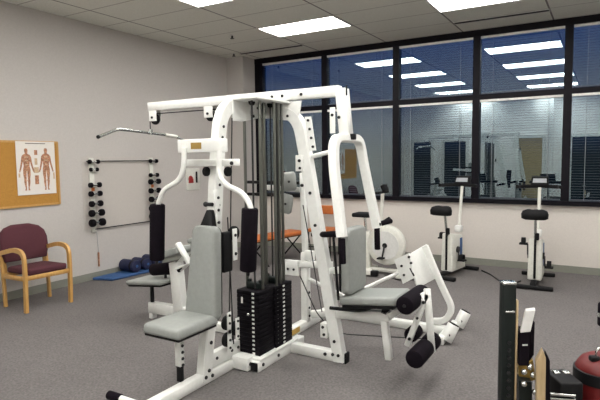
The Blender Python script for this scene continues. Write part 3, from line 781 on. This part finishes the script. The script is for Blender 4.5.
# wall notice with red dome
ws = thing('wall_notice', 'small cream wall panel with a red emblem and black latch behind the white pec arm', 'sign', (XL, -.13, 1.13))
mb('ivory').span((XL, -.27, 1.13), (XL+.015, .06, 1.50), .003).done('panel', ws)
mb('redpaint').lathe((XL+.015, -.17, 1.32), [(0, .012), (.045, .012), (.055, 0), (0, 0)], (V((0, 1, 0)), V((0, 0, 1)), V((1, 0, 0)))).span((XL+.015, -.225, 1.25), (XL+.028, -.115, 1.32)).done('emblem', ws)
mb('black').span((XL+.015, -.045, 1.25), (XL+.035, -.02, 1.44), .003).done('latch', ws)

# ------------------------------------------------------------------ blue things on the floor
ml = tag(mb('blue').hexa([V(p) for p in ((-2.93, -2.20, 0), (-2.64, -2.10, 0), (-2.56, -1.10, 0), (-2.93, -1.10, 0), (-2.93, -2.20, .04), (-2.64, -2.10, .04), (-2.56, -1.10, .04), (-2.93, -1.10, .04))], .015).done('exercise_mat'),
     'light blue folded exercise mat on the carpet along the left wall', 'mat')
for k, y in enumerate((-1.68, -1.47, -1.26)):
    rm = thing('rolled_mat', 'dark navy rolled mat on the blue mat by the wall, %s' % ('nearest the armchair', 'middle of three', 'farthest from the armchair')[k], 'mat', (-2.75, y, .04), 0, 'navy rolls on the blue mat')
    r = (.085, .08, .085)[k]; z = .0445+r
    mb('navy').cyl((-2.91, y, z), (-2.62, y, z), r, n=24, bevel=.012).done('roll', rm)
    mb('blue').cyl((-2.622, y, z), (-2.615, y, z), r*.25, n=16).done('roll_core', rm)
    mb('black').cyl((-2.70, y, z), (-2.67, y, z), r+.003, n=24).done('strap', rm)

# ------------------------------------------------------------------ orange seats near the window
oc = thing('side_chair', 'orange-backed metal side chair under the window behind the weight machine', 'chair', (-.95, .85, 0), .12)
def L2W(o, p): return wmat(o) @ V(p)
b = mb('orange').box(L2W(oc, (0, 0, .45)), (.44, .42, .05), .018, 3, Matrix.Rotation(.12, 3, 'Z')); b.done('seat', oc)
b = mb('orange').box(L2W(oc, (0, .23, .76)), (.44, .045, .15), .016, 3, Matrix.Rotation(.12, 3, 'Z')); b.done('backrest', oc)
for sx in (-1, 1):
    mb('black').tube([L2W(oc, (sx*.20, .21, 0)), L2W(oc, (sx*.20, .22, .45)), L2W(oc, (sx*.20, .25, .80))], .012).done('rear_leg', oc)
    mb('black').tube([L2W(oc, (sx*.20, -.2, 0)), L2W(oc, (sx*.19, -.18, .44))], .012).done('front_leg', oc)
mb('black').tube([L2W(oc, (-.2, -.19, .18)), L2W(oc, (.2, -.19, .18))], .009).done('stretcher', oc)
ob = thing('padded_bench', 'low orange padded bench on thin dark legs seen behind the guide rods', 'bench', (-1.36, .0, 0), -.18)
def lw(p): return wmat(ob) @ V(p)
b = mb('orange').box(lw((0, 0, .435)), (.34, 1.10, .06), .02, 3, Matrix.Rotation(-.18, 3, 'Z')); b.done('pad', ob)
mb('black').box(lw((0, 0, .398)), (.28, 1.0, .018), .003, 1, Matrix.Rotation(-.18, 3, 'Z')).done('pad_board', ob)
for sy in (-.42, .42):
    for sx in (-1, 1): mb('black').tube([lw((sx*.16, sy+sx*.12, 0)), lw((-sx*.10, sy-sx*.08, .395))], .012).done('leg', ob)

# ------------------------------------------------------------------ exercise bikes (built facing local +y)
def bike(loc, rz, label, sh=1.0):
    t = thing('exercise_bike', label, 'exercise bike', (0, 0, 0), 0, 'exercise bikes under the window')
    mb('black').box((0, -.22, .03), (.46, .07, .05), .012).done('rear_foot', t)
    mb('black').box((0, .62, .03), (.42, .07, .05), .012).done('front_foot', t)
    mb('black').beam((0, -.22, .055), (0, .62, .055), .07, .04).done('base_beam', t)
    b = mb('ivory').hexa([V(p) for p in ((-.085, .0, .07), (.085, .0, .07), (.085, .46, .07), (-.085, .46, .07), (-.075, .02, .60), (.075, .02, .60), (.075, .36, .55), (-.075, .36, .55))], .02, 3)
    hs = b.done('housing', t)
    mb('black').box((0, -.002, .34), (.028, .012, .50), .003).done('centre_stripe', hs)
    mb('blue').box((.0805, .30, .36), (.008, .07, .30), .002).done('side_sticker', hs, label='blue side strip')
    mb('doorframe').box((0, .40, .62), (.10, .10, .10), .02).done('post_collar', t)
    mb('chrome').tube([(0, .02, .56), (0, -.07, .90)], .018).done('seat_post', t)
    mb('rubber').box((.02, -.01, .63), (.05, .05, .09), .012).done('adjuster_knob', t)
    # saddle: broad at the back, nose to the front
    out = [(-.03, .16), (.03, .16), (.055, .06), (.12, -.03), (.155, -.10), (.13, -.16), (.05, -.175), (-.05, -.175), (-.13, -.16), (-.155, -.10), (-.12, -.03), (-.055, .06)]
    bm = bmesh.new(); rings = []
    for z, s_ in ((.86, .78), (.875, .97), (.93, 1.), (.968, .90), (.985, .60)):
        rings.append([bm.verts.new((x*s_, -.08+y*s_, z+(-.012 if y > .05 else 0))) for x, y in out])
    kk = len(out)
    for A, B in zip(rings, rings[1:]):
        for j in range(kk): bm.faces.new((A[j], A[(j+1) % kk], B[(j+1) % kk], B[j]))
    bm.faces.new(rings[0][::-1]); bm.faces.new(rings[-1]); bmesh.ops.recalc_face_normals(bm, faces=bm.faces)
    b = mb('rubber'); b._merge(bm, True); b.done('saddle', t)
    mb('ivory').tube([(0, .40, .60), (0, .50, 1.22)], .021).done('handlebar_post', t)
    mb('rubber').tube(fillet([(-.26, .32, 1.235), (-.24, .45, 1.235), (.0, .52, 1.24), (.24, .45, 1.235), (.26, .32, 1.235)], .08), .024).done('handlebar', t)
    cn = mb('rubber').hexa([V(p) for p in ((-.11, .46, 1.25), (.11, .46, 1.25), (.11, .56, 1.25), (-.11, .56, 1.25), (-.10, .51, 1.36), (.10, .51, 1.36), (.10, .57, 1.37), (-.10, .57, 1.37))], .008).done('console', t)
    nv = V((0, -.91, .41))
    mb('cord').hexa([V(p) for p in ((-.085, .468, 1.285), (.085, .468, 1.285), (.085, .475, 1.285), (-.085, .475, 1.285), (-.08, .492, 1.34), (.08, .492, 1.34), (.08, .50, 1.34), (-.08, .50, 1.34))]).done('display', cn)
    for s, zz, yy in ((-1, .50, .20), (1, .22, .16)):
        cm = mb('bolt').beam((s*.10, .18, .36), (s*.105, yy, zz), .016, .026).done('crank', t)
        mb('rubber').box((s*.155, yy, zz), (.10, .09, .022), .005).done('pedal', cm)
        st_ = fillet([(s*.155, yy-.045, zz), (s*.155, yy-.045, zz+.075), (s*.155, yy+.045, zz+.075), (s*.155, yy+.045, zz)], .03)
        mb('rubber').sweep(st_, [(-.025, -.005), (.025, -.005), (.025, .005), (-.025, .005)]).done('toe_strap', cm)
    mb('bolt').cyl((-.10, .18, .36), (.10, .18, .36), .045, n=20).done('crank_hub', t)
    t.location = loc; t.rotation_euler = (0, 0, rz)
    return t
bike((2.38, .27, 0), .03, 'white exercise bike farthest right, black saddle, its console against the window')
bike((1.27, .27, 0), -.17, 'white upright exercise bike, the middle one of the three under the window')

eb = thing('exercise_bike', 'white exercise bike with round flywheel cover facing right, partly hidden by the white press arm', 'exercise bike', (.25, .02, 0), 0, 'exercise bikes under the window')
yb = .02
mb('ivory').box((.20, yb-.22, .055), (.34, .07, .07), .01).box((.24, yb, .05), (.10, .42, .05), .008).done('rear_foot', eb)
mb('black').box((.41, yb-.22, .05), (.10, .074, .074), .01).done('foot_end', eb)
mb('ivory').box((.75, yb, .04), (.07, .46, .06), .01).done('front_foot', eb)
mb('ivory').beam((.22, yb, .06), (.76, yb, .06), .06, .05).done('base_beam', eb)
mb('ivory').beam((.21, yb, .06), (.19, yb, .60), .11, .10, .012, V((0, 1, 0))).done('column', eb)
fw = mb('ivory').cyl((.50, yb-.06, .42), (.50, yb+.06, .42), .28, n=40, bevel=.03).done('flywheel_cover', eb)
mb('doorframe').cyl((.50, yb-.066, .42), (.50, yb-.058, .42), .20, n=36).done('cover_ring', fw)
mb('black').cyl((.50, yb-.08, .42), (.50, yb-.06, .42), .035, n=18).done('crank_hub', fw)
for sg in (-1, 1):
    ck = mb('bolt').beam((.50, yb+sg*.085, .42), (.50+sg*.03, yb+sg*.09, .42+sg*.17), .014, .024).done('crank', eb)
    mb('rubber').box((.50+sg*.03, yb+sg*.14, .42+sg*.17), (.09, .10, .022), .005).done('pedal', ck)
mb('chrome').tube([(.19, yb, .58), (.17, yb, .80)], .02).done('seat_post', eb)
mb('rubber').box((.15, yb, .83), (.27, .24, .06), .02, 3).done('saddle', eb)
mb('ivory').tube([(.40, yb, .62), (.42, yb, .80), (.44, yb, 1.15)], .026).done('handlebar_post', eb)
mb('rubber').cyl((.47, yb-.02, .74), (.56, yb-.02, .80), .03, bevel=.01).done('tension_knob', eb)
mb('rubber').tube(fillet([(.36, yb-.22, 1.15), (.46, yb-.20, 1.16), (.46, yb+.20, 1.16), (.36, yb+.22, 1.15)], .05), .016).done('handlebar', eb)
mb('rubber').box((.47, yb, 1.22), (.05, .16, .09), .01, 2, Matrix.Rotation(-.4, 3, 'Y')).done('console', eb)
tag(mb('cable').tube(fillet([(1.63, .84, .012), (1.80, .62, .012), (1.98, .26, .012), (2.12, .18, .012), (2.20, .42, .012)], .12), .010).done('extension_cord'),
    'black cord running across the carpet between the middle and the right exercise bike', 'cord')
tag(mb('cable').tube(fillet([(.50, -.05, .008), (.8, -.3, .008), (1.0, -.1, .008), (1.06, .05, .008)], .2), .006).done('extension_cord'),
    'thin dark cord lying on the carpet behind the white foot plate', 'cord')

# ------------------------------------------------------------------ foreground machine and red bag, lower right
D = 2.8
def fg(px, py, d=D):
    return CAM + (cf + cr*((px-300)/FPX) - cu*((py-200)/FPX))*d
hx = V((cr.x, cr.y, 0)).normalized(); hy = V((cf.x, cf.y, 0)).normalized()
RF = Matrix((hx, hy, V((0, 0, 1)))).transposed()
o0 = fg(508, 281)
fm = thing('resistance_machine', 'black perforated post machine with tan board and white-topped pad at lower right', 'exercise machine', (o0.x, o0.y, 0))
pz = o0.z
ps = mb('dkgreen').box((o0.x, o0.y, pz/2), (.070, .06, pz-.02), .005, 2, RF).done('perforated_post', fm)
mb('chrome').box((o0.x, o0.y, pz-.008), (.074, .064, .014), .004, 2, RF).done('post_cap', ps)
for k in range(14):
    bb = bolt(ps, V((o0.x, o0.y, pz-.33-.042*k))-hy*.036, 'y', .010); bb.rotation_euler = (0, 0, -YAW*1.0 if False else math.atan2(hx.y, hx.x))
    bb.name = 'post_hole'
mb('chrome').box(o0*1+V((0, 0, -.16))-hy*.037, (.05, .006, .012), .002, 1, RF).done('latch', ps)
sl = o0+hx*.044; mb('tan').box((sl.x, sl.y, pz/2-.04), (.012, .05, pz-.12), .002, 1, RF).done('side_strip', ps)
for k in range(6):
    q_ = o0+hx*.05+V((0, 0, -.22-.09*k)); mb('chrome').box(q_, (.016, .03, .035), .004, 1, RF).done('catch', ps)
# white-topped pad on a slanted bracket
def slab(pxs, dth, matn, d0, name, par, bev=.006):
    P = [fg(x, y, d0) for x, y in pxs]
    b = mb(matn); th = hy*dth+hx*.02
    n = len(P); bm = bmesh.new()
    A = [bm.verts.new(p) for p in P]; B = [bm.verts.new(p+th) for p in P]
    bm.faces.new(A); bm.faces.new(B[::-1])
    for k in range(n): bm.faces.new((A[k], B[k], B[(k+1) % n], A[(k+1) % n]))
    bmesh.ops.recalc_face_normals(bm, faces=bm.faces)
    bmesh.ops.bevel(bm, geom=bm.edges[:], offset=bev, segments=2, profile=.5, affect='EDGES')
    b._merge(bm, False); return b.done(name, par)
slab([(525.5, 311), (535.5, 310), (530.5, 332), (520, 333)], .05, 'doorframe', D-.03, 'pad_cap', fm, .004)
pd = slab([(520, 333), (530, 333), (529, 366), (519, 366)], .12, 'foam', D-.02, 'hip_pad', fm, .004)
slab([(530, 323), (535, 322), (534, 355), (529, 362)], .12, 'foam', D+.06, 'pad_backing', fm, .004)
mb('label').box(fg(525, 345, D-.022), (.028, .003, .008), 0, 1, RF).done('size_label', pd)
slab([(536.5, 362), (543, 351), (546, 358), (545, 440), (536.5, 440)], .06, 'tan', D-.08, 'tan_board', fm, .004)
slab([(546, 353), (550, 361), (550, 440), (546, 440)], .06, 'foam', D-.07, 'board_backing', fm, .003)
slab([(518, 366), (533, 360), (536, 380), (520, 384)], .08, 'brass', D+.05, 'brass_fitting', fm, .004)
slab([(519, 380), (532, 382), (533, 440), (519, 440)], .08, 'dkgreen', D+.0, 'inner_column', fm, .004)
for x, y in ((524, 372), (533, 375), (524, 384), (535, 392), (530, 367)):
    mb('chrome').ball(fg(x, y, D-.03), .016).done('adjuster', fm)
bxo = fg(562.5, 388, D+.05)
bx_ = mb('black').box((bxo.x, bxo.y, bxo.z-.04), (.125, .20, .22), .012, 2, RF).done('carriage_box', fm)
for x in (556, 566): mb('chrome').box(fg(x, 372, D-.04), (.035, .04, .012), .003, 1, RF).done('clip', bx_)
for dz in (396, 400.5): mb('chrome').cyl(fg(550, dz-2, D-.06), fg(575, dz, D-.06), .008).done('slide_rod', fm)
# floor frame carrying it all
pts_f = o0.copy(); pts_f.z = .04
e1 = pts_f+hx*.34
mb('black').beam(pts_f-hx*.05, e1, .07, .07).done('floor_rail', fm)
mb('black').beam(pts_f-hy*.02+hx*.28, V((bxo.x, bxo.y, .04))+hy*.25, .07, .07).done('floor_rail', fm)
mb('black').beam(V((bxo.x, bxo.y, .03)), V((bxo.x, bxo.y, bxo.z-.1)), .07, .07, .004, hy).done('carriage_column', fm)
tp = fg(542, 436, D-.03); mb('black').beam(V((tp.x, tp.y, .03)), tp, .05, .05, .004, hy).done('board_column', fm)
tp = fg(526, 436, D+.04); mb('black').beam(V((tp.x, tp.y, .03)), tp, .05, .05, .004, hy).done('pad_column', fm)

c_ = fg(603, 372, D+.12); R0 = .145
hb = thing('heavy_bag', 'dark red padded bag with black band and chrome ring at the lower right corner', 'punching bag', (c_.x, c_.y, 0))
zt_ = fg(598, 355, D+.12).z; zb1, zb0 = fg(598, 377, D).z, fg(598, 390, D).z
mb('red').lathe((c_.x, c_.y, 0), [(0, 0), (R0-.02, 0), (R0, .02), (R0, zb0), (R0-.004, zb1), (R0-.012, zb1+.02), (R0-.035, zt_-.02), (R0-.07, zt_), (0, zt_+.004)], None, 36).done('bag', hb)
bd_ = mb('black').lathe((c_.x, c_.y, 0), [(R0-.01, zb0), (R0+.006, zb0+.004), (R0+.006, zb1-.004), (R0-.01, zb1)], None, 36).done('band', hb)
ct = c_-hy*(R0+.01); ct.z = (zb0+zb1)/2
mb('chrome').box(ct+hx*-.01, (.03, .014, .04), .004, 1, RF).done('buckle', bd_)
mb('label').box(V((ct.x, ct.y, zb0-.06))-hx*.08+hy*.045, (.03, .006, .06), .001, 1, Matrix.Rotation(-.65, 3, 'Z') @ RF).done('bag_label', hb, label='small pale label')
rg = V((c_.x, c_.y, zt_))
rg = rg-hx*.03-hy*.04
ring = [rg+hx*(.036*math.cos(a))+V((0, 0, .026+.036*math.sin(a))) for a in [2*PI*k/20 for k in range(20)]]
mb('chrome').sweep(ring, [(.007*math.cos(a), .007*math.sin(a)) for a in [2*PI*k/8 for k in range(8)]], hy, True, True).done('ring', hb)
mb('black').box(rg-hx*.045+V((0, 0, .0)), (.05, .04, .03), .008, 2, RF).done('strap_end', hb)
# black lever just inside the right edge
lv_ = fg(603, 330, D+.35)
lt = thing('lever_stand', 'black upright lever with chrome collar cut by the right edge of the picture', 'lever', (lv_.x, lv_.y, 0))
za, zb_ = fg(603, 326, D+.35).z, fg(603, 302, D+.35).z
mb('foam').cyl((lv_.x, lv_.y, za), (lv_.x, lv_.y, zb_), .032, bevel=.012).done('grip', lt)
mb('chrome').cyl((lv_.x, lv_.y, (za+zb_)/2-.012), (lv_.x, lv_.y, (za+zb_)/2+.012), .036).done('collar', lt)
mb('black').cyl((lv_.x+.02, lv_.y, .02), (lv_.x, lv_.y, za), .016).done('lever_bar', lt)
mb('black').cyl((lv_.x+.02, lv_.y, 0), (lv_.x+.02, lv_.y, .025), .12, n=24, bevel=.006).done('stand_base', lt)

# ------------------------------------------------------------------ view
vs = sc.view_settings; vs.view_transform = 'Standard'; vs.look = 'None'; vs.gamma = 1; vs.use_curve_mapping = False
vs.exposure = 0.9
try:
    sc.cycles.use_denoising = True; sc.cycles.max_bounces = 8; sc.cycles.diffuse_bounces = 5; sc.cycles.caustics_reflective = False
except Exception: pass
